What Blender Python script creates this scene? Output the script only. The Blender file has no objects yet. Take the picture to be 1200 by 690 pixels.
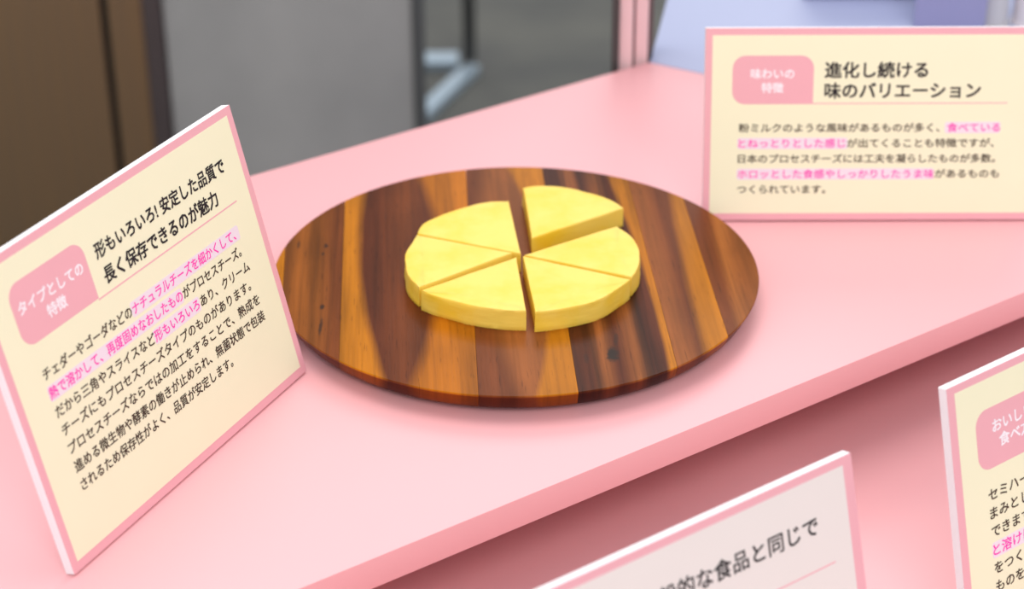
import bpy, bmesh, math, random
from mathutils import Vector, Matrix
import mathutils.noise as mnoise
random.seed(7)
S = bpy.context.scene
COL = S.collection
R_ = math.radians

# ------------------------------------------------------------------ camera
PITCH, ROLL, DIST = 0.50196284, -0.00526077, 1.25328
FPX = 2356.2
fw = Vector((0, math.cos(PITCH), -math.sin(PITCH)))
rt = Vector((1, 0, 0))
up = rt.cross(fw)
r2 = math.cos(ROLL) * rt + math.sin(ROLL) * up
u2 = -math.sin(ROLL) * rt + math.cos(ROLL) * up
CAM = Vector((-0.0024544617, -1.1018117233, 0.6030188417))
cd = bpy.data.cameras.new('camera')
cam = bpy.data.objects.new('camera', cd)
COL.objects.link(cam)
cam.matrix_world = Matrix(((r2.x, u2.x, -fw.x, CAM.x), (r2.y, u2.y, -fw.y, CAM.y), (r2.z, u2.z, -fw.z, CAM.z), (0, 0, 0, 1)))
cd.sensor_fit = 'HORIZONTAL'
cd.sensor_width = 36
cd.lens = FPX / 1200 * 36
cd.clip_start = 0.05
cd.dof.use_dof = True
cd.dof.focus_distance = 1.105
cd.dof.aperture_fstop = 6.0
cd.dof.aperture_blades = 9
S.camera = cam

# ------------------------------------------------------------------ world, lights, exposure
w = bpy.data.worlds.new('hall_light')
S.world = w
w.use_nodes = True
bg = w.node_tree.nodes['Background']
bg.inputs[0].default_value = (0.93, 0.96, 1.0, 1)
bg.inputs[1].default_value = 0.88

def area(name, loc, target, size, energy, color=(1, 1, 1), sy=None):
    l = bpy.data.lights.new(name, 'AREA')
    l.shape = 'RECTANGLE'
    l.size = size
    l.size_y = sy or size
    l.energy = energy
    l.color = color
    o = bpy.data.objects.new(name, l)
    COL.objects.link(o)
    o.location = loc
    o.rotation_euler = (Vector(target) - Vector(loc)).to_track_quat('-Z', 'Y').to_euler()
    return o
area('ceiling_light', (-0.2, 0.5, 2.4), (0, 0, 0), 1.5, 30, (1, 0.985, 0.96))
area('ceiling_light', (0.40, -2.3, 2.0), (0.1, -0.1, 0), 1.4, 38, (1, 0.98, 0.95))
area('back_haze_light', (0.2, 4.2, 3.3), (0.05, 0, 0), 3.0, 70, (1, 0.98, 0.97), 1.6)  # unseen back light, added for the pale haze on cheese and board tops
S.view_settings.view_transform = 'Standard'
S.view_settings.look = 'None'
S.view_settings.gamma = 1
S.view_settings.exposure = 0.0

# ------------------------------------------------------------------ material helpers
def mat(name, col, rough=0.5, metal=0.0, spec=0.5, var=0.0, vscale=20, bump=0.0, bscale=200, coat=0.0, col2=None, stretch=None):
    m = bpy.data.materials.new(name)
    m.use_nodes = True
    nt = m.node_tree
    b = nt.nodes['Principled BSDF']
    b.inputs['Roughness'].default_value = rough
    b.inputs['Metallic'].default_value = metal
    b.inputs['Specular IOR Level'].default_value = spec
    if coat:
        b.inputs['Coat Weight'].default_value = coat
        b.inputs['Coat Roughness'].default_value = 0.25
    tc = nt.nodes.new('ShaderNodeTexCoord')
    vec = tc.outputs['Object']
    if stretch:
        mp = nt.nodes.new('ShaderNodeMapping')
        mp.inputs['Scale'].default_value = stretch
        nt.links.new(vec, mp.inputs[0])
        vec = mp.outputs[0]
    if var or col2:
        n = nt.nodes.new('ShaderNodeTexNoise')
        n.inputs['Scale'].default_value = vscale
        n.inputs['Detail'].default_value = 5
        nt.links.new(vec, n.inputs['Vector'])
        r = nt.nodes.new('ShaderNodeValToRGB')
        c2 = col2 or tuple(c * (1 - var) for c in col)
        r.color_ramp.elements[0].position = 0.35
        r.color_ramp.elements[1].position = 0.65
        r.color_ramp.elements[0].color = (*c2, 1)
        r.color_ramp.elements[1].color = (*col, 1)
        nt.links.new(n.outputs['Fac'], r.inputs[0])
        nt.links.new(r.outputs[0], b.inputs['Base Color'])
    else:
        b.inputs['Base Color'].default_value = (*col, 1)
    if bump:
        n = nt.nodes.new('ShaderNodeTexNoise')
        n.inputs['Scale'].default_value = bscale
        n.inputs['Detail'].default_value = 4
        nt.links.new(vec, n.inputs['Vector'])
        bp = nt.nodes.new('ShaderNodeBump')
        bp.inputs['Strength'].default_value = bump
        bp.inputs['Distance'].default_value = 0.001
        nt.links.new(n.outputs['Fac'], bp.inputs['Height'])
        nt.links.new(bp.outputs[0], b.inputs['Normal'])
    return m

M = {}
M['pink'] = mat('pink_laminate', (0.81, 0.395, 0.415), 0.45, var=0.02, vscale=4, bump=0.03, bscale=900)
M['lav'] = mat('lavender_laminate', (0.33, 0.36, 0.53), 0.5, var=0.02, vscale=4)
M['purple'] = mat('violet_laminate', (0.30, 0.295, 0.50), 0.5, var=0.03, vscale=4)
M['foam'] = mat('white_foam_board', (0.86, 0.84, 0.86), 0.6, var=0.02, vscale=60, bump=0.1, bscale=600)
M['border'] = mat('pink_print', (0.79, 0.385, 0.43), 0.5, spec=0.3, var=0.01, vscale=40)
M['cream'] = mat('cream_print', (0.83, 0.785, 0.56), 0.5, spec=0.3, var=0.012, vscale=30)
M['pale'] = mat('pale_print', (0.76, 0.68, 0.65), 0.5, spec=0.3, var=0.012, vscale=30)
M['ink'] = mat('black_ink', (0.022, 0.016, 0.020), 0.6, spec=0.2)
M['ink2'] = mat('brown_black_ink', (0.055, 0.030, 0.022), 0.6, spec=0.2)
M['magenta'] = mat('magenta_ink', (0.93, 0.06, 0.42), 0.6, spec=0.2)
M['white_ink'] = mat('white_ink', (0.88, 0.80, 0.84), 0.6, spec=0.2)
M['glow'] = mat('pale_pink_highlighter', (0.80, 0.67, 0.74), 0.6, spec=0.2)
M['carpet'] = mat('grey_carpet', (0.125, 0.123, 0.108), 0.95, col2=(0.092, 0.092, 0.086), vscale=5, bump=0.3, bscale=300)
M['bronze'] = mat('bronze_metal', (0.33, 0.215, 0.115), 0.42, metal=0.7, col2=(0.29, 0.20, 0.12), vscale=3, stretch=(40, 40, 1))
M['bronze_edge'] = mat('dark_bronze_trim', (0.13, 0.11, 0.11), 0.4, metal=0.6, var=0.05)
M['black'] = mat('black_gap_rubber', (0.008, 0.008, 0.008), 0.8, var=0.05)
M['greypanel'] = mat('grey_glossy_panel', (0.43, 0.43, 0.415), 0.30, col2=(0.28, 0.285, 0.28), vscale=2.2)
M['darkframe'] = mat('dark_grey_frame', (0.06, 0.06, 0.058), 0.45, metal=0.3, var=0.05)
M['midframe'] = mat('mid_grey_frame', (0.11, 0.12, 0.12), 0.4, metal=0.2, var=0.05)
M['steel'] = mat('pale_steel', (0.42, 0.52, 0.60), 0.3, metal=0.35, var=0.05)
M['pinkstrip'] = mat('pale_pink_strip', (0.78, 0.55, 0.56), 0.35, var=0.03)
M['grey_post'] = mat('grey_post_paint', (0.56, 0.54, 0.56), 0.45, var=0.03)
M['white_post'] = mat('white_post_paint', (0.78, 0.72, 0.75), 0.45, var=0.03)

# ------------------------------------------------------------------ mesh helpers
def finish(bm, name, m, parent=None, smooth=None):
    me = bpy.data.meshes.new(name)
    bmesh.ops.recalc_face_normals(bm, faces=bm.faces)
    if smooth is not None:
        a = math.radians(smooth)
        for f in bm.faces: f.smooth = True
        for e in bm.edges:
            if len(e.link_faces) == 2 and e.calc_face_angle(0) > a: e.smooth = False
    bm.to_mesh(me); bm.free()
    for mm in (m if isinstance(m, (list, tuple)) else [m]): me.materials.append(mm)
    o = bpy.data.objects.new(name, me)
    COL.objects.link(o)
    if parent: o.parent = parent
    return o

def tag(o, label=None, cat=None, group=None, kind=None):
    if label: o['label'] = label
    if cat: o['category'] = cat
    if group: o['group'] = group
    if kind: o['kind'] = kind
    return o

def empty(name, label, cat, loc=(0, 0, 0), group=None, matrix=None):
    o = bpy.data.objects.new(name, None)
    COL.objects.link(o)
    o.empty_display_size = 0.02
    if matrix is not None: o.matrix_world = matrix
    else: o.location = loc
    return tag(o, label, cat, group)

def box(x0, x1, y0, y1, z0, z1, bev=0.0, seg=2, bm=None):
    own = bm is None
    b = bmesh.new()
    vs = [b.verts.new((x, y, z)) for x in (x0, x1) for y in (y0, y1) for z in (z0, z1)]
    for f in ((0, 1, 3, 2), (4, 6, 7, 5), (0, 4, 5, 1), (2, 3, 7, 6), (0, 2, 6, 4), (1, 5, 7, 3)):
        b.faces.new([vs[i] for i in f])
    bmesh.ops.recalc_face_normals(b, faces=b.faces)
    if bev:
        bmesh.ops.bevel(b, geom=list(b.edges), offset=bev, segments=seg, affect='EDGES', profile=0.6)
    if own: return b
    me = bpy.data.meshes.new('tmp'); b.to_mesh(me); b.free(); bm.from_mesh(me); bpy.data.meshes.remove(me)
    return bm

def prism(pts, z0, z1, bev=0.0, axis='z'):
    """polygon pts extruded between z0 and z1; axis 'y' puts pts in the x-z plane"""
    b = bmesh.new()
    def P(p, h): return (p[0], p[1], h) if axis == 'z' else (p[0], h, p[1])
    a = [b.verts.new(P(p, z0)) for p in pts]
    c = [b.verts.new(P(p, z1)) for p in pts]
    n = len(pts)
    b.faces.new(a); b.faces.new(c)
    for i in range(n): b.faces.new((a[i], a[(i + 1) % n], c[(i + 1) % n], c[i]))
    bmesh.ops.recalc_face_normals(b, faces=b.faces)
    if bev:
        bmesh.ops.bevel(b, geom=list(b.edges), offset=bev, segments=2, affect='EDGES', profile=0.6)
    return b

# ------------------------------------------------------------------ floor
tag(finish(box(-4, 4, -2.5, 6, -0.84, -0.80), 'floor', M['carpet']), kind='structure')

# ------------------------------------------------------------------ display tables
FD = Vector((0.81729, 0.57622))            # direction of the pink table's edges
FN = Vector((0.57622, -0.81729))           # towards the visitor
A = Vector((0.1069, 0.3769))               # back corner where the mitre starts
F0 = Vector((0.3165, -0.0038))             # a point on the front edge
MIT = Vector((0.0403, -0.0244)).normalized()
wid = (F0 - A).dot(FN)
k = wid / MIT.dot(FN)
B = A + MIT * k                            # front end of the mitre
LD = Vector((0.0231, 0.1382)).normalized() # lavender table back edge direction
def v2(p): return (p.x, p.y)
BL, FL = A - FD * 1.25, B - FD * 1.55
G = 0.0006
table = empty('display_shelf', 'long pink laminate display shelf carrying the round wooden board and two cards', 'shelf')
top = finish(prism([v2(BL), v2(FL), v2(B - FD * G), v2(A - FD * G)], -0.0185, 0, 0.0006), 'shelf_top', M['pink'], table, 40)
# riser set back beneath the top
RB = 0.20
def off(p, d): return p + FN * d
def offm(p, d): return p + MIT * (d / MIT.dot(FN))
riser = finish(prism([v2(off(BL, 0.03)), v2(off(FL, -RB)), v2(offm(B, -RB) - FD * 0.003), v2(A + MIT * 0.04 - FD * 0.003)], -0.80, -0.0186, 0), 'shelf_body', M['pink'], table, 40)

low = empty('lower_display_step', 'lower pink laminate step in front of the long pink shelf, two cards on it', 'shelf')
LZ = -0.064
mk = B + MIT * (0.33 / MIT.dot(FN))
finish(prism([v2(off(FL, -RB + 0.0004)), v2(off(FL, 0.33)), v2(mk), v2(offm(B, -RB + 0.0004))], LZ - 0.0185, LZ, 0.0006), 'step_top', M['pink'], low, 40)
finish(prism([v2(off(FL, -RB + 0.0004)), v2(off(FL, 0.30)), v2(mk - MIT * 0.05), v2(offm(B, -RB + 0.0004))], -0.80, LZ - 0.0186, 0), 'step_body', M['pink'], low, 40)

lav = empty('lavender_display_shelf', 'pale lavender shelf joined to the back end of the pink shelf', 'shelf')
LN = Vector((LD.y, -LD.x))
n2 = B + LD * 1.3
a2_ = A + LD * 1.0 + Vector((0.0, 0.0))
finish(prism([v2(A + FD * G), v2(B + FD * G), v2(n2), v2(a2_)], -0.0185, 0, 0.0006), 'shelf_top', M['lav'], lav, 40)
finish(prism([v2(A + MIT * 0.04 + FD * 0.004), v2(B - MIT * 0.05 + FD * 0.004), v2(n2 - LN * 0.03), v2(a2_ + LN * 0.03)], -0.80, -0.0186, 0), 'shelf_body', M['lav'], lav, 40)

# ------------------------------------------------------------------ round board of glued staves
T = 0.016
board = empty('round_serving_board', 'large round two-tone wooden serving board carrying the yellow cheese', 'board')

def wood(name, bands, streak=0.5, seed=0.0, knots=(), dark=0.35, wob=0.004):
    """bands: [(colour, None), (colour, (c0, c1, c2), soft), ...] from left to right, boundary x = c0+c1*y+c2*y^2"""
    m = bpy.data.materials.new(name); m.use_nodes = True
    nt = m.node_tree; N = nt.nodes; L = nt.links
    bs = N['Principled BSDF']
    tc = N.new('ShaderNodeTexCoord')
    sp = N.new('ShaderNodeSeparateXYZ'); L.new(tc.outputs['Object'], sp.inputs[0])
    X, Y = sp.outputs[0], sp.outputs[1]
    def mth(op, a, b=None, c=None, clamp=False):
        n = N.new('ShaderNodeMath'); n.operation = op; n.use_clamp = clamp
        for i, v in enumerate((a, b, c)):
            if v is None: continue
            if isinstance(v, (int, float)): n.inputs[i].default_value = v
            else: L.new(v, n.inputs[i])
        return n.outputs[0]
    # along-grain coordinate
    s = mth('MULTIPLY_ADD', Y, 0.058, X)
    def noise(sx, sy, det=4, off=0.0, scale=1.0):
        cb = N.new('ShaderNodeCombineXYZ')
        L.new(mth('MULTIPLY', s, sx), cb.inputs[0]); L.new(mth('MULTIPLY', Y, sy), cb.inputs[1])
        cb.inputs[2].default_value = seed + off
        n = N.new('ShaderNodeTexNoise'); n.inputs['Scale'].default_value = scale
        n.inputs['Detail'].default_value = det
        L.new(cb.outputs[0], n.inputs['Vector'])
        return n.outputs['Fac']
    wobn = mth('MULTIPLY', mth('SUBTRACT', noise(40, 9, 2, 3.1), 0.5), wob * 2)
    col = N.new('ShaderNodeRGB'); col.outputs[0].default_value = (*bands[0][0], 1)
    cur = col.outputs[0]
    y2 = mth('MULTIPLY', Y, Y)
    for bcol, cc, soft in bands[1:]:
        b = mth('MULTIPLY_ADD', Y, cc[1], cc[0])
        b = mth('MULTIPLY_ADD', y2, cc[2], b)
        d = mth('SUBTRACT', mth('ADD', X, wobn), b)
        f = mth('MULTIPLY_ADD', d, 1.0 / soft, 0.5, clamp=True)
        f = mth('SMOOTH_MIN', f, 1.0, 0.05)
        mx = N.new('ShaderNodeMix'); mx.data_type = 'RGBA'
        L.new(f, mx.inputs[0]); L.new(cur, mx.inputs[6]); mx.inputs[7].default_value = (*bcol, 1)
        cur = mx.outputs[2]
    def mul(fac_out, lo, amt, cur):
        """darken where fac is low"""
        mr = N.new('ShaderNodeMapRange'); mr.inputs[1].default_value = lo[0]; mr.inputs[2].default_value = lo[1]
        mr.inputs[3].default_value = 1 - amt; mr.inputs[4].default_value = 1.0
        L.new(fac_out, mr.inputs[0])
        mx = N.new('ShaderNodeMix'); mx.data_type = 'RGBA'; mx.blend_type = 'MULTIPLY'; mx.inputs[0].default_value = 1
        L.new(cur, mx.inputs[6])
        cb = N.new('ShaderNodeCombineColor')
        for i in range(3): L.new(mr.outputs[0], cb.inputs[i])
        L.new(cb.outputs[0], mx.inputs[7])
        return mx.outputs[2]
    cur = mul(noise(95, 3.5, 4, 0.7), (0.36, 0.60), streak, cur)          # broad figure
    cur = mul(noise(420, 9, 3, 5.3), (0.30, 0.55), streak * 0.55, cur)    # fine grain lines
    cur = mul(noise(900, 60, 2, 9.3), (0.26, 0.36), dark, cur)            # pores
    cur = mul(noise(30, 14, 4, 2.3), (0.30, 0.62), 0.22, cur)             # mottling
    for kx, ky, rx, ry, amt in knots:
        dx = mth('DIVIDE', mth('SUBTRACT', X, kx), rx); dy = mth('DIVIDE', mth('SUBTRACT', Y, ky), ry)
        dd = mth('SQRT', mth('ADD', mth('MULTIPLY', dx, dx), mth('MULTIPLY', dy, dy)))
        dd = mth('ADD', dd, mth('MULTIPLY', mth('SUBTRACT', noise(300, 200, 3, kx * 100), 0.5), 1.2))
        mr = N.new('ShaderNodeMapRange'); mr.interpolation_type = 'SMOOTHSTEP'
        mr.inputs[1].default_value = 0.35; mr.inputs[2].default_value = 1.0
        mr.inputs[3].default_value = amt; mr.inputs[4].default_value = 0.0
        L.new(dd, mr.inputs[0])
        mx = N.new('ShaderNodeMix'); mx.data_type = 'RGBA'
        L.new(mr.outputs[0], mx.inputs[0]); L.new(cur, mx.inputs[6]); mx.inputs[7].default_value = (0.020, 0.013, 0.010, 1)
        cur = mx.outputs[2]
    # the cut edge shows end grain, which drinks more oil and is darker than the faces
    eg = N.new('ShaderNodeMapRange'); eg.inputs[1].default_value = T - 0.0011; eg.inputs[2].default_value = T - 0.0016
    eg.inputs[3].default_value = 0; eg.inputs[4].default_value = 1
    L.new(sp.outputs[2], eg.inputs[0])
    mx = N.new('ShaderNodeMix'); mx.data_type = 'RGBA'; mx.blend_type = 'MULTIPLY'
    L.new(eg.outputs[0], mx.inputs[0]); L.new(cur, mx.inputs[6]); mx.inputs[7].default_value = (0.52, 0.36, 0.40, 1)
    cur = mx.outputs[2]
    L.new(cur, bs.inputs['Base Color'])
    bs.inputs['Roughness'].default_value = 0.34
    bs.inputs['Specular IOR Level'].default_value = 0.07
    bp = N.new('ShaderNodeBump'); bp.inputs['Strength'].default_value = 0.12; bp.inputs['Distance'].default_value = 0.0006
    L.new(noise(700, 40, 3, 4.4), bp.inputs['Height']); L.new(bp.outputs[0], bs.inputs['Normal'])
    return m

OR = (0.44, 0.130, 0.005)      # sapwood orange
OR2 = (0.50, 0.165, 0.006)
BR = (0.100, 0.021, 0.006)     # dark heartwood
BR2 = (0.175, 0.042, 0.009)
BR3 = (0.29, 0.085, 0.018)     # lighter brown
DK = (0.085, 0.030, 0.014)
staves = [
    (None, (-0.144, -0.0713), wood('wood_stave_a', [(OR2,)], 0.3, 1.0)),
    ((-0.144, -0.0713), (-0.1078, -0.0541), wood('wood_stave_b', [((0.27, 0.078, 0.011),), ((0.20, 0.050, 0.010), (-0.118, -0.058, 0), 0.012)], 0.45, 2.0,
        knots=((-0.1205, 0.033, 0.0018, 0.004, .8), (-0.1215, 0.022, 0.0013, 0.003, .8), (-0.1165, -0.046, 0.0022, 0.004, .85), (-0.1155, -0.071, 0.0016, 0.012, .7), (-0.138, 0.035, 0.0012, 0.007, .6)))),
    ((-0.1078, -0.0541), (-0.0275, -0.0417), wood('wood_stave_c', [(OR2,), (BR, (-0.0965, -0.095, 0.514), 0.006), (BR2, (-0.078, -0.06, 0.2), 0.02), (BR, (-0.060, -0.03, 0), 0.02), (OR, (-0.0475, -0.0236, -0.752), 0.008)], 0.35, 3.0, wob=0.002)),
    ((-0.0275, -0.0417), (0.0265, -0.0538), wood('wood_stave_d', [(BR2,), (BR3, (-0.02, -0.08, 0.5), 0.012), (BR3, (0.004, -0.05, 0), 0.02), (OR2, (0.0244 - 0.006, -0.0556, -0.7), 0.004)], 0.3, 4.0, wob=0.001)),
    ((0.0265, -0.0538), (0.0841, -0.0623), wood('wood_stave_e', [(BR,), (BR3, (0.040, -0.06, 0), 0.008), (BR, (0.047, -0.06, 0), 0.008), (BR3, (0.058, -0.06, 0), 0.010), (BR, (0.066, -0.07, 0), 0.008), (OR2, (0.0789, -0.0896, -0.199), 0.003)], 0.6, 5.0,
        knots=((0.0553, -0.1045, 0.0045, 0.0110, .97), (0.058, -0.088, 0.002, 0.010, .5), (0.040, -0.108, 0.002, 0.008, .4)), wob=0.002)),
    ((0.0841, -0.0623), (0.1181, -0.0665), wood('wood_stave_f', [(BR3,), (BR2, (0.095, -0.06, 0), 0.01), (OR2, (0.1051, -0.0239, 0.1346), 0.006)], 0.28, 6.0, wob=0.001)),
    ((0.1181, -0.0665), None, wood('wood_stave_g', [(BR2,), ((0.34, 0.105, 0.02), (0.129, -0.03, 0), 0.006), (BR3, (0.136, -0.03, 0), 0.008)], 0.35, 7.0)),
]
RB_ = 0.15
prof = [(RB_ - 0.0005, T), (RB_, T - 0.0004), (RB_ - 0.0004, T - 0.0016), (RB_ - 0.0040, 0.0075), (RB_ - 0.0066, 0.0045), (RB_ - 0.0110, 0.0030), (RB_ - 0.030, 0.0014), (RB_ - 0.045, 0.0)]
NSEG = 288
for i, (l, r, m) in enumerate(staves):
    b = bmesh.new()
    rings = []
    for (rr, zz) in prof:
        ring = []
        for q in range(NSEG):
            a = 2 * math.pi * q / NSEG
            wv = 1 + 0.0011 * math.sin(2 * a + 1) + 0.0006 * math.sin(3 * a)
            ring.append(b.verts.new((rr * wv * math.cos(a), rr * wv * math.sin(a), zz)))
        rings.append(ring)
    for j in range(len(prof) - 1):
        for q in range(NSEG):
            b.faces.new((rings[j][q], rings[j][(q + 1) % NSEG], rings[j + 1][(q + 1) % NSEG], rings[j + 1][q]))
    b.faces.new(rings[0]); b.faces.new(rings[-1])
    bmesh.ops.recalc_face_normals(b, faces=b.faces)
    for side, ln in ((1, l), (-1, r)):
        if ln is None: continue
        c0, c1 = ln
        nn = Vector((1, -c1, 0)).normalized() * side
        co = Vector((c0 + side * 0.00009, 0, 0))
        g = list(b.verts) + list(b.edges) + list(b.faces)
        res = bmesh.ops.bisect_plane(b, geom=g, plane_co=co, plane_no=nn, clear_inner=True, clear_outer=False)
        es = [e for e in res['geom_cut'] if isinstance(e, bmesh.types.BMEdge)]
        bmesh.ops.edgeloop_fill(b, edges=es)
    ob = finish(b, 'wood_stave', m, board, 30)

# ------------------------------------------------------------------ cheese wedges
def cheese_mat():
    m = mat('yellow_processed_cheese', (0.90, 0.66, 0.04), 0.5, spec=0.7)
    nt = m.node_tree; b = nt.nodes['Principled BSDF']
    tc = nt.nodes.new('ShaderNodeTexCoord')
    n = nt.nodes.new('ShaderNodeTexNoise'); n.inputs['Scale'].default_value = 38; n.inputs['Detail'].default_value = 5
    n.inputs['Roughness'].default_value = 0.55
    nt.links.new(tc.outputs['Object'], n.inputs['Vector'])
    r = nt.nodes.new('ShaderNodeValToRGB')
    r.color_ramp.elements[0].position = 0.34; r.color_ramp.elements[0].color = (0.84, 0.535, 0.020, 1)
    r.color_ramp.elements[1].position = 0.58; r.color_ramp.elements[1].color = (0.85, 0.59, 0.09, 1)
    nt.links.new(n.outputs['Fac'], r.inputs[0]); nt.links.new(r.outputs[0], b.inputs['Base Color'])
    mp = nt.nodes.new('ShaderNodeMapping'); mp.inputs['Scale'].default_value = (60, 60, 260)
    nt.links.new(tc.outputs['Object'], mp.inputs[0])
    n2 = nt.nodes.new('ShaderNodeTexNoise'); n2.inputs['Scale'].default_value = 1.6; n2.inputs['Detail'].default_value = 5
    nt.links.new(mp.outputs[0], n2.inputs['Vector'])
    bp = nt.nodes.new('ShaderNodeBump'); bp.inputs['Strength'].default_value = 0.25; bp.inputs['Distance'].default_value = 0.001
    nt.links.new(n2.outputs['Fac'], bp.inputs['Height']); nt.links.new(bp.outputs[0], b.inputs['Normal'])
    b.inputs['Subsurface Weight'].default_value = 0.10
    b.inputs['Subsurface Radius'].default_value = (0.004, 0.003, 0.0008)
    return m
M['cheese'] = cheese_mat()
ZT = 0.0295
WEDGES = [
    ('back left cheese wedge, its right side facing the wide gap, behind two other left wedges',
     [(0.0033, -0.0045), (-0.0041, 0.0689), (-0.013, 0.069), (-0.0204, 0.0672), (-0.0275, 0.0636), (-0.0394, 0.0557), (-0.0493, 0.0478), (-0.0591, 0.0358), (-0.0617, 0.0234)]),
    ('leftmost cheese wedge, narrow, between the back left and front left wedges',
     [(-0.002, -0.0033), (-0.0619, 0.0216), (-0.0654, 0.0088), (-0.0681, -0.004), (-0.0676, -0.018), (-0.0658, -0.0305), (-0.0618, -0.0403), (-0.0578, -0.0473)]),
    ('front left cheese wedge, long curved side facing the front of the board',
     [(0.0005, -0.009), (-0.0567, -0.051), (-0.048, -0.058), (-0.0368, -0.0645), (-0.0291, -0.0686), (-0.0207, -0.0719), (-0.0075, -0.0755), (0.006, -0.0767)]),
    ('front right cheese wedge, palest top, right of the narrow front gap',
     [(0.0042, -0.0077), (0.0109, -0.0784), (0.0225, -0.0757), (0.0325, -0.0723), (0.0422, -0.0681), (0.0499, -0.0627), (0.0563, -0.056), (0.0628, -0.0475), (0.0688, -0.0384)]),
    ('right cheese wedge touching the front right one, below the wedge pulled away',
     [(0.0051, -0.0062), (0.0638, 0.0326), (0.0686, 0.026), (0.0725, 0.0183), (0.0749, 0.0096), (0.0765, -0.0031), (0.075, -0.0205), (0.0697, -0.0360)]),
    ('back right cheese wedge pulled away from the round, gaps on both sides',
     [(0.01, 0.0161), (0.005, 0.0885), (0.0119, 0.0914), (0.0237, 0.0911), (0.038, 0.0872), (0.0464, 0.0816), (0.0554, 0.0758), (0.0638, 0.0676), (0.0696, 0.058)]),
]
def catmull(pts, n):
    out = []
    for i in range(len(pts) - 1):
        p0 = pts[max(i - 1, 0)]; p1 = pts[i]; p2 = pts[i + 1]; p3 = pts[min(i + 2, len(pts) - 1)]
        for j in range(n):
            t = j / n
            out.append(0.5 * ((2 * p1) + (p2 - p0) * t + (2 * p0 - 5 * p1 + 4 * p2 - p3) * t * t + (3 * p1 - p0 - 3 * p2 + p3) * t ** 3))
    out.append(pts[-1])
    return out
for wi, (lab, pts) in enumerate(WEDGES):
    P = [Vector(p) for p in pts]
    # shift everything a hair apart so that neighbours do not interpenetrate
    cen = sum(P, Vector((0, 0))) / len(P)
    tip, arc = P[0], P[1:]
    arc = catmull(arc, 5)
    loop = []
    for a_, b_ in ((arc[-1], tip), (tip, arc[0])):
        for j in range(14): loop.append(a_.lerp(b_, j / 14))
    loop = loop + arc[:-1]
    n = len(loop)
    hs = [(0.0, 0.0003), (0.0006, 0.0), (0.003, 0.0), (0.006, 0.0), (0.009, 0.0), (0.0115, 0.0), (0.0131, 0.00006), (0.01345, 0.0003), (0.0135, 0.0008), (0.01352, 0.0035)]
    # inward normals
    nor = []
    for i in range(n):
        d = (loop[(i + 1) % n] - loop[i - 1]).normalized()
        nn = Vector((-d.y, d.x))
        if nn.dot(cen - loop[i]) < 0: nn = -nn
        nor.append(nn)
    b = bmesh.new(); rings = []
    root = (cen.x, cen.y, T)
    for h, ins in hs:
        ring = []
        for i, p in enumerate(loop):
            isarc = i >= 28
            j1 = mnoise.noise(Vector((p.x * 90, p.y * 90, h * 260 + wi * 9)))
            j2 = mnoise.noise(Vector((p.x * 350, p.y * 350, h * 700 + wi * 5)))
            am = 0.00040 if isarc else 0.00010
            belly = 0.0005 * (1 - h / 0.0135) if isarc else 0
            q = p + nor[i] * (ins + 0.00020 + am * j1 + am * 0.5 * j2 - belly)
            if isarc and h < 0.004: q = q - nor[i] * 0.0006 * max(0, mnoise.noise(Vector((p.x * 60, p.y * 60, wi))))
            tz = 0.00025 * mnoise.noise(Vector((p.x * 55, p.y * 55, 3 + wi))) if h > 0.008 else 0
            ring.append(b.verts.new((q.x - cen.x, q.y - cen.y, h + tz)))
        rings.append(ring)
    for j in range(len(hs) - 1):
        for i in range(n):
            b.faces.new((rings[j][i], rings[j][(i + 1) % n], rings[j + 1][(i + 1) % n], rings[j + 1][i]))
    b.faces.new(rings[0])
    # top: fill then refine slightly so it undulates
    cv = b.verts.new((0, 0, 0.0136))
    prev = rings[-1]
    for t in (0.3, 0.6, 0.85):
        ring = []
        for v in rings[-1]:
            x, y = v.co.x * (1 - t), v.co.y * (1 - t)
            z = 0.0136 + 0.00028 * mnoise.noise(Vector(((x + cen.x) * 70, (y + cen.y) * 70, 3 + wi)))
            ring.append(b.verts.new((x, y, z)))
        for i in range(n): b.faces.new((prev[i], prev[(i + 1) % n], ring[(i + 1) % n], ring[i]))
        prev = ring
    for i in range(n): b.faces.new((prev[i], prev[(i + 1) % n], cv))
    o = finish(b, 'cheese_wedge', M['cheese'], None, 38)
    o.location = root
    tag(o, lab, 'cheese', 'six wedges of the round cheese')

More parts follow.
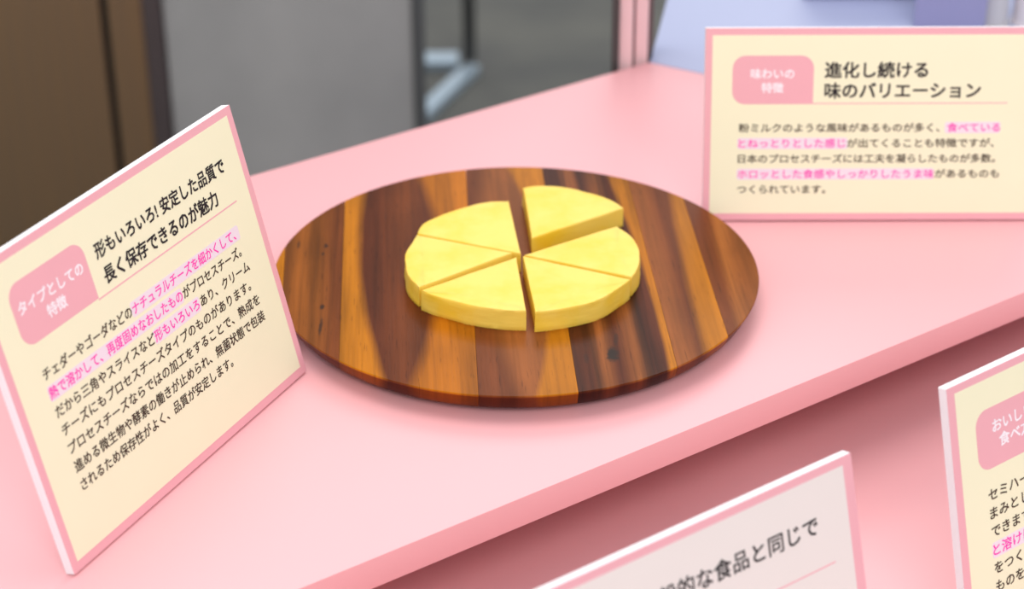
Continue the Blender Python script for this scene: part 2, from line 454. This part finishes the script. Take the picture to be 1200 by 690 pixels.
# ------------------------------------------------------------------ printed cards
def to_mesh_text(s, mats, idx, u0, u1, vc, em, name, parent, y, bold=0.004):
    """text laid from u0 to u1 with its middle at height vc (local x = u, z = v), em height em"""
    cu = bpy.data.curves.new(name, 'FONT')
    cu.body = s; cu.size = 1.0; cu.resolution_u = 2; cu.fill_mode = 'FRONT'
    for m in mats: cu.materials.append(m)
    if idx:
        for i, k_ in enumerate(idx): cu.body_format[i].material_index = k_
    to = bpy.data.objects.new('tmp_text', cu); COL.objects.link(to)
    bpy.context.view_layer.update()
    dg = bpy.context.evaluated_depsgraph_get()
    me = bpy.data.meshes.new_from_object(to.evaluated_get(dg))
    bpy.data.objects.remove(to); bpy.data.curves.remove(cu)
    co = [(v.co.x, v.co.y) for v in me.vertices]
    fs = [(tuple(p.vertices), p.material_index) for p in me.polygons]
    bpy.data.meshes.remove(me)
    x0, x1 = min(c[0] for c in co), max(c[0] for c in co)
    sx = (u1 - u0) / (x1 - x0)
    V, F, MI = [], [], []
    # heavier strokes: the same glyph outlines printed a few hundredths of a millimetre apart
    shifts = ((-1, -1), (1, -1), (-1, 1), (1, 1)) if bold else ((0, 0),)
    for q, (dx, dy) in enumerate(shifts):
        o_ = len(V)
        for x, yy in co:
            V.append((u0 + (x - x0) * sx + dx * bold * em, y - q * 0.000004, vc + (yy - 0.36) * em + dy * bold * em))
        for f, mi in fs:
            F.append([o_ + k_ for k_ in f]); MI.append(mi)
    me = bpy.data.meshes.new(name)
    me.from_pydata(V, [], F)
    for p, mi in zip(me.polygons, MI): p.material_index = mi
    for m in mats: me.materials.append(m)
    bm = bmesh.new(); bm.from_mesh(me); bm.normal_update()
    for f in bm.faces:
        if f.normal.y > 0: f.normal_flip()
    bm.to_mesh(me); bm.free()
    o = bpy.data.objects.new(name, me); COL.objects.link(o); o.parent = parent
    return o

def thin(pts, y0, y1, name, m, parent):
    return finish(prism(pts, y0, y1, 0, 'y'), name, m, parent)

def badge_pts(x0, x1, z0, z1, r):
    out = []
    for cx, cz, a0 in ((x1 - r, z1 - r, 0), (x0 + r, z1 - r, 90), (x0 + r, z0 + r, 180)):
        for k_ in range(9):
            a = R_(a0 + 90 * k_ / 8); out.append((cx + r * math.cos(a), cz + r * math.sin(a)))
    out.append((x1, z0))
    return out

TH = 0.0055
def card(label, x, y, z, al, be, W, H, field_mat, inset, group='printed foam board cards'):
    n0 = Vector((math.sin(al), -math.cos(al), 0)); e = Vector((math.cos(al), math.sin(al), 0))
    u = math.cos(be) * Vector((0, 0, 1)) - math.sin(be) * n0
    yy = u.cross(e)
    mtx = Matrix(((e.x, yy.x, u.x, x), (e.y, yy.y, u.y, y), (e.z, yy.z, u.z, z), (0, 0, 0, 1)))
    root = empty('information_card', label, 'card', group=group, matrix=mtx)
    finish(box(0, W, 0, TH, 0, H, 0.00025, 1), 'foam_core', M['foam'], root)
    thin([(0, 0), (W, 0), (W, H), (0, H)], -0.00012, 0, 'printed_border', M['border'], root)
    l, r, b_, t = inset
    thin([(l, b_), (W - r, b_), (W - r, H - t), (l, H - t)], -0.00020, -0.00012, 'printed_field', field_mat, root)
    # fold-out easel leg behind, its foot on the surface the card stands on
    zt = H * 0.6
    Lz = Vector((0, yy.z, u.z))
    # point on the ground behind: local (y, z) with world z = card base
    base_w = z - TH * math.sin(be)          # height of the surface under the card
    g = 0.045
    # local z that puts (g, lz) on the surface
    lz = (base_w - z - (TH + g) * yy.z) / u.z
    pts = [(TH, 0.004), (TH, zt), (TH + g, lz + 0.0004), (TH + g - 0.006, lz + 0.0004 + 0.006 * yy.z / u.z * 0)]
    b = bmesh.new()
    for xx in (W / 2 - 0.0015, W / 2 + 0.0015):
        pass
    a = [b.verts.new((W / 2 - 0.0012, p[0], p[1])) for p in pts]
    c = [b.verts.new((W / 2 + 0.0012, p[0], p[1])) for p in pts]
    b.faces.new(a); b.faces.new(c)
    for i in range(4): b.faces.new((a[i], a[(i + 1) % 4], c[(i + 1) % 4], c[i]))
    finish(b, 'easel_leg', M['foam'], root)
    return root

def segs(parts):
    """[(text, material index)] -> string and per-character indices"""
    s = ''.join(p[0] for p in parts); idx = []
    for t, k_ in parts: idx += [k_] * len(t)
    return s, idx

def rows(root, data, u0, v0, dv, em, inkmats, hl):
    """data: list of (segments, u_end); hl: pitch of one character"""
    for r_, (parts, u1) in enumerate(data):
        s, idx = segs(parts)
        v = v0 - dv * r_
        to_mesh_text(s, inkmats, idx, u0, u1, v, em, 'body_lettering', root, -0.00034, bold=0.014)
        pitch = (u1 - u0) / (len(s) - (0.55 if s[-1] in '。、' else 0.0))
        k_ = 0
        for t, ix in parts:
            if ix == 1:
                a, b_ = u0 + pitch * k_ - 0.0006, u0 + pitch * (k_ + len(t)) + 0.0002
                h = em * 0.60
                rr = 0.0016
                pts = []
                for cx, cz, a0 in ((b_ - rr, v + h - rr, 0), (a + rr, v + h - rr, 90), (a + rr, v - h + rr, 180), (b_ - rr, v - h + rr, 270)):
                    for q in range(5):
                        an = R_(a0 + 90 * q / 4); pts.append((cx + rr * math.cos(an), cz + rr * math.sin(an)))
                thin(pts, -0.00027, -0.00020, 'highlighter_band', M['glow'], root)
            k_ += len(t)

INK = [M['ink2'], M['magenta']]
HINK = [M['ink']]
WINK = [M['white_ink']]
B1 = 0.2439
c1 = card('cream card with pink border leaning at far left, seven lines about melted cheese', -0.22048, -0.29270, 0.00133 + 0.0001, 1.1074, B1, 0.2195, 0.1652, M['cream'], (0.0047, 0.0048, 0.0049, 0.0045))
thin(badge_pts(0.0183, 0.0764, 0.1157, 0.1483, 0.0085), -0.00028, -0.0002, 'heading_badge', M['border'], c1)
thin([(0.076, 0.1146), (0.2021, 0.1146), (0.2021, 0.1154), (0.076, 0.1154)], -0.00026, -0.0002, 'underline', M['border'], c1)
to_mesh_text('タイプとしての', WINK, None, 0.0222, 0.0722, 0.1350, 0.0074, 'badge_lettering', c1, -0.00034, bold=0.022)
to_mesh_text('特徴', WINK, None, 0.0400, 0.0545, 0.1255, 0.0074, 'badge_lettering', c1, -0.00034, bold=0.022)
to_mesh_text('形もいろいろ! 安定した品質で', HINK, None, 0.0840, 0.1998, 0.1375, 0.0093, 'heading_lettering', c1, -0.00034, bold=0.022)
to_mesh_text('長く保存できるのが魅力', HINK, None, 0.0850, 0.1868, 0.1236, 0.0098, 'heading_lettering', c1, -0.00034, bold=0.022)
rows(c1, [
    ([('チェダーやゴーダなどの', 0), ('ナチュラルチーズを細かくして、', 1)], 0.1925),
    ([('熱で溶かして、再度固めなおしたもの', 1), ('がプロセスチーズ。', 0)], 0.1930),
    ([('だから三角やスライスなど', 0), ('形もいろいろ', 1), ('あり、クリーム', 0)], 0.1964),
    ([('チーズにもプロセスチーズタイプのものがあります。', 0)], 0.1925),
    ([('プロセスチーズならではの加工をすることで、熟成を', 0)], 0.1965),
    ([('進める微生物や酵素の働きが止められ、無菌状態で包装', 0)], 0.1968),
    ([('されるため保存性がよく、品質が安定します。', 0)], 0.1594)], 0.0234, 0.0990, 0.01030, 0.0070, INK, 0.0066)

H2 = 0.1277
c2 = card('cream card with pink border standing behind the board at right, five lines of text', 0.12436, 0.09565, 0.00136 + 0.0001, -0.0055, 0.2504, 0.2195, H2, M['cream'], (0.0046, 0.0046, 0.0046, 0.0046))
thin(badge_pts(0.0180, 0.0711, 0.0778, 0.1097, 0.0085), -0.00028, -0.0002, 'heading_badge', M['border'], c2)
thin([(0.071, 0.0778), (0.1986, 0.0778), (0.1986, 0.0785), (0.071, 0.0785)], -0.00026, -0.0002, 'underline', M['border'], c2)
to_mesh_text('味わいの', WINK, None, 0.0300, 0.0583, 0.0977, 0.0072, 'badge_lettering', c2, -0.00034, bold=0.022)
to_mesh_text('特徴', WINK, None, 0.0373, 0.0515, 0.0885, 0.0072, 'badge_lettering', c2, -0.00034, bold=0.022)
to_mesh_text('進化し続ける', HINK, None, 0.0785, 0.1455, 0.0999, 0.0112, 'heading_lettering', c2, -0.00034, bold=0.022)
to_mesh_text('味のバリエーション', HINK, None, 0.0787, 0.1805, 0.0864, 0.0112, 'heading_lettering', c2, -0.00034, bold=0.022)
rows(c2, [
    ([('粉ミルクのような風味があるものが多く、', 0), ('食べている', 1)], 0.1947),
    ([('とねっとりとした感じ', 1), ('が出てくることも特徴ですが、', 0)], 0.1912),
    ([('日本のプロセスチーズには工夫を凝らしたものが多数。', 0)], 0.1925),
    ([('ホロッとした食感やしっかりしたうま味', 1), ('があるものも', 0)], 0.1956),
    ([('つくられています。', 0)], 0.0812)], 0.0229, 0.0619, 0.01028, 0.0063, INK, 0.0072)

def top_card(label, x, y, ztop, al, be, H, mat_, inset):
    """card placed by its front top left corner"""
    n0 = Vector((math.sin(al), -math.cos(al), 0))
    u = math.cos(be) * Vector((0, 0, 1)) - math.sin(be) * n0
    p = Vector((x, y, ztop)) - u * H
    return card(label, p.x, p.y, p.z, al, be, 0.2195, H, mat_, inset)
be4 = 0.2413
H4 = (0.0795 - LZ - TH * math.sin(be4) - 0.0001) / math.cos(be4)
c4 = top_card('cream card with pink border at lower right corner, badge cut off by the frame', 0.2132, -0.2484, 0.0795, 0.6468, be4, H4, M['cream'], (0.0053, 0.0046, 0.0046, 0.0042))
bt = H4 - 0.0201
thin(badge_pts(0.0183, 0.0764, bt - 0.0328, bt, 0.0085), -0.00028, -0.0002, 'heading_badge', M['border'], c4)
thin([(0.076, bt - 0.0328), (0.2021, bt - 0.0328), (0.2021, bt - 0.032), (0.076, bt - 0.032)], -0.00026, -0.0002, 'underline', M['border'], c4)
to_mesh_text('おいしい', WINK, None, 0.0305, 0.0612, H4 - 0.0310, 0.0078, 'badge_lettering', c4, -0.00034, bold=0.022)
to_mesh_text('食べ方', WINK, None, 0.0348, 0.0588, H4 - 0.0400, 0.0078, 'badge_lettering', c4, -0.00034, bold=0.022)
rv = H4 - 0.0672
for k_, (parts, u1) in enumerate([([('セミハー', 0)], 0.0540), ([('まみとし', 0)], 0.0535), ([('できます', 0)], 0.0535), ([('と溶けに', 1)], 0.0535), ([('をつくる', 0)], 0.0535), ([('ものをか', 0)], 0.0535)]):
    rows(c4, [(parts, u1)], 0.0235, rv - 0.01035 * k_, 0.01, 0.0074, INK, 0.0076)

be3 = 0.26
H3 = (0.0727 - LZ - TH * math.sin(be3) - 0.0001) / math.cos(be3)
al3 = 0.6276
W3 = 0.2195
x3 = 0.1592 - W3 * math.cos(al3); y3 = -0.2946 - W3 * math.sin(al3)
c3 = top_card('pale whitish card with pink border at the bottom centre of the picture', x3, y3, 0.0727, al3, be3, H3, M['pale'], (0.0046, 0.0060, 0.0046, 0.0044))
to_mesh_text('一般的な食品と同じで', HINK, None, W3 - 0.1350, W3 - 0.0262, H3 - 0.0280, 0.0108, 'heading_lettering', c3, -0.00034, bold=0.014)
thin([(0.05, H3 - 0.0509), (W3 - 0.0176, H3 - 0.0509), (W3 - 0.0176, H3 - 0.0501), (0.05, H3 - 0.0501)], -0.00026, -0.0002, 'underline', M['border'], c3)

# ------------------------------------------------------------------ exhibition post at the back corner
post = empty('booth_upright', 'slim upright of pink and lavender strips at the far corner of the pink shelf', 'post', (0, 0, -0.80))
finish(box(0.0765, 0.0820, 0.3650, 0.3740, 0.0, 2.6, 0.0006), 'edge_gasket', M['darkframe'], post)
finish(box(0.0822, 0.0930, 0.3700, 0.3880, 0.0, 2.6, 0.0012), 'pink_strip', M['pinkstrip'], post)
finish(box(0.0952, 0.1055, 0.3785, 0.3880, 0.0, 2.6, 0.0012), 'pink_strip', M['pinkstrip'], post)
finish(box(0.0822, 0.1100, 0.3882, 0.3940, 0.0, 2.6, 0.0004), 'backing_strip', M['bronze_edge'], post)
finish(box(0.1064, 0.1100, 0.3942, 0.4100, 0.0, 2.6, 0.0008), 'lavender_strip', M['lav'], post)

# ------------------------------------------------------------------ behind the booth
YB = 1.30
cab = empty('bronze_locker', 'tall dark bronze metal locker at the far left behind the shelf', 'locker', (-0.72, YB, -0.80))
finish(box(-0.45, 0.2765, 0.012, 0.5, 0.0, 2.0, 0.002), 'carcass', M['black'], cab)
finish(box(-0.448, 0.1985, 0, 0.012, 0.02, 1.99, 0.002), 'door', M['bronze'], cab)
finish(box(0.2085, 0.252, -0.002, 0.012, 0.0, 2.0, 0.002), 'side_stile', M['bronze'], cab)
finish(box(0.2525, 0.2765, -0.006, 0.012, 0.0, 2.0, 0.003), 'edge_trim', M['bronze_edge'], cab)
par = empty('grey_partition', 'smooth grey partition panel in a dark frame beside the bronze locker', 'partition', (-0.4425, YB, -0.80))
finish(box(0.001, 0.3140, 0.0, 0.02, 0.02, 2.0, 0.001), 'panel', M['greypanel'], par)
finish(box(0.3145, 0.3300, -0.004, 0.026, 0.0, 2.02, 0.002), 'frame_post', M['midframe'], par)
finish(box(0.001, 0.3140, -0.002, 0.022, 0.0, 0.0195, 0.001), 'frame_rail', M['darkframe'], par)
st = empty('barrier_stand', 'dark upright pole on pale steel feet standing on the grey carpet', 'stand', (-0.076, 2.27, -0.80))
def bar(p, q, w_, h, name, m, parent, z0=0.0):
    d = Vector((q[0] - p[0], q[1] - p[1])); L_ = d.length; d.normalize(); n_ = Vector((-d.y, d.x)) * w_ / 2
    pts = [(p[0] + n_.x, p[1] + n_.y), (p[0] - n_.x, p[1] - n_.y), (q[0] - n_.x, q[1] - n_.y), (q[0] + n_.x, q[1] + n_.y)]
    return finish(prism(pts, z0, z0 + h, 0.003), name, m, parent, 40)
bar((-0.125, 0.055), (-0.022, 0.055), 0.050, 0.018, 'foot_bar', M['steel'], st)
bar((0.004, 0.02), (-0.098, -0.235), 0.030, 0.018, 'foot_bar', M['steel'], st)
finish(box(-0.013, 0.010, 0.03, 0.053, 0.0182, 1.25, 0.003), 'pole', M['darkframe'], st)

vb = empty('violet_display_block', 'violet box on the lavender shelf behind the right hand card', 'box', (0.3270, 0.446, 0.0))
vb.rotation_euler = (0, 0, R_(-13))
finish(box(0, 0.0570, 0, 0.05, 0.0003, 0.16, 0.002), 'block_body', M['purple'], vb)
finish(box(0.245, 0.400, 0.515, 0.535, 0.0003, 0.06, 0.002), 'back_ledge', M['purple'], lav)
gp = empty('grey_tube_post', 'grey round post at the top right corner, left of a white one', 'post', (0.3930, 0.456, 0.0004))
b = bmesh.new(); bmesh.ops.create_cone(b, cap_ends=True, segments=48, radius1=0.0125, radius2=0.0125, depth=0.5, matrix=Matrix.Translation((0, 0, 0.252)))
finish(b, 'tube', M['grey_post'], gp, 40)
b = bmesh.new(); bmesh.ops.create_cone(b, cap_ends=True, segments=48, radius1=0.0145, radius2=0.0145, depth=0.002, matrix=Matrix.Translation((0, 0, 0.001)))
finish(b, 'base_flange', M['grey_post'], gp, 40)
wp = empty('white_tube_post', 'whitish round post cut off by the top right corner of the frame', 'post', (0.4260, 0.458, 0.0004))
b = bmesh.new(); bmesh.ops.create_cone(b, cap_ends=True, segments=48, radius1=0.0150, radius2=0.0150, depth=0.5, matrix=Matrix.Translation((0, 0, 0.252)))
finish(b, 'tube', M['white_post'], wp, 40)
b = bmesh.new(); bmesh.ops.create_cone(b, cap_ends=True, segments=48, radius1=0.0165, radius2=0.0165, depth=0.002, matrix=Matrix.Translation((0, 0, 0.001)))
finish(b, 'base_flange', M['white_post'], wp, 40)
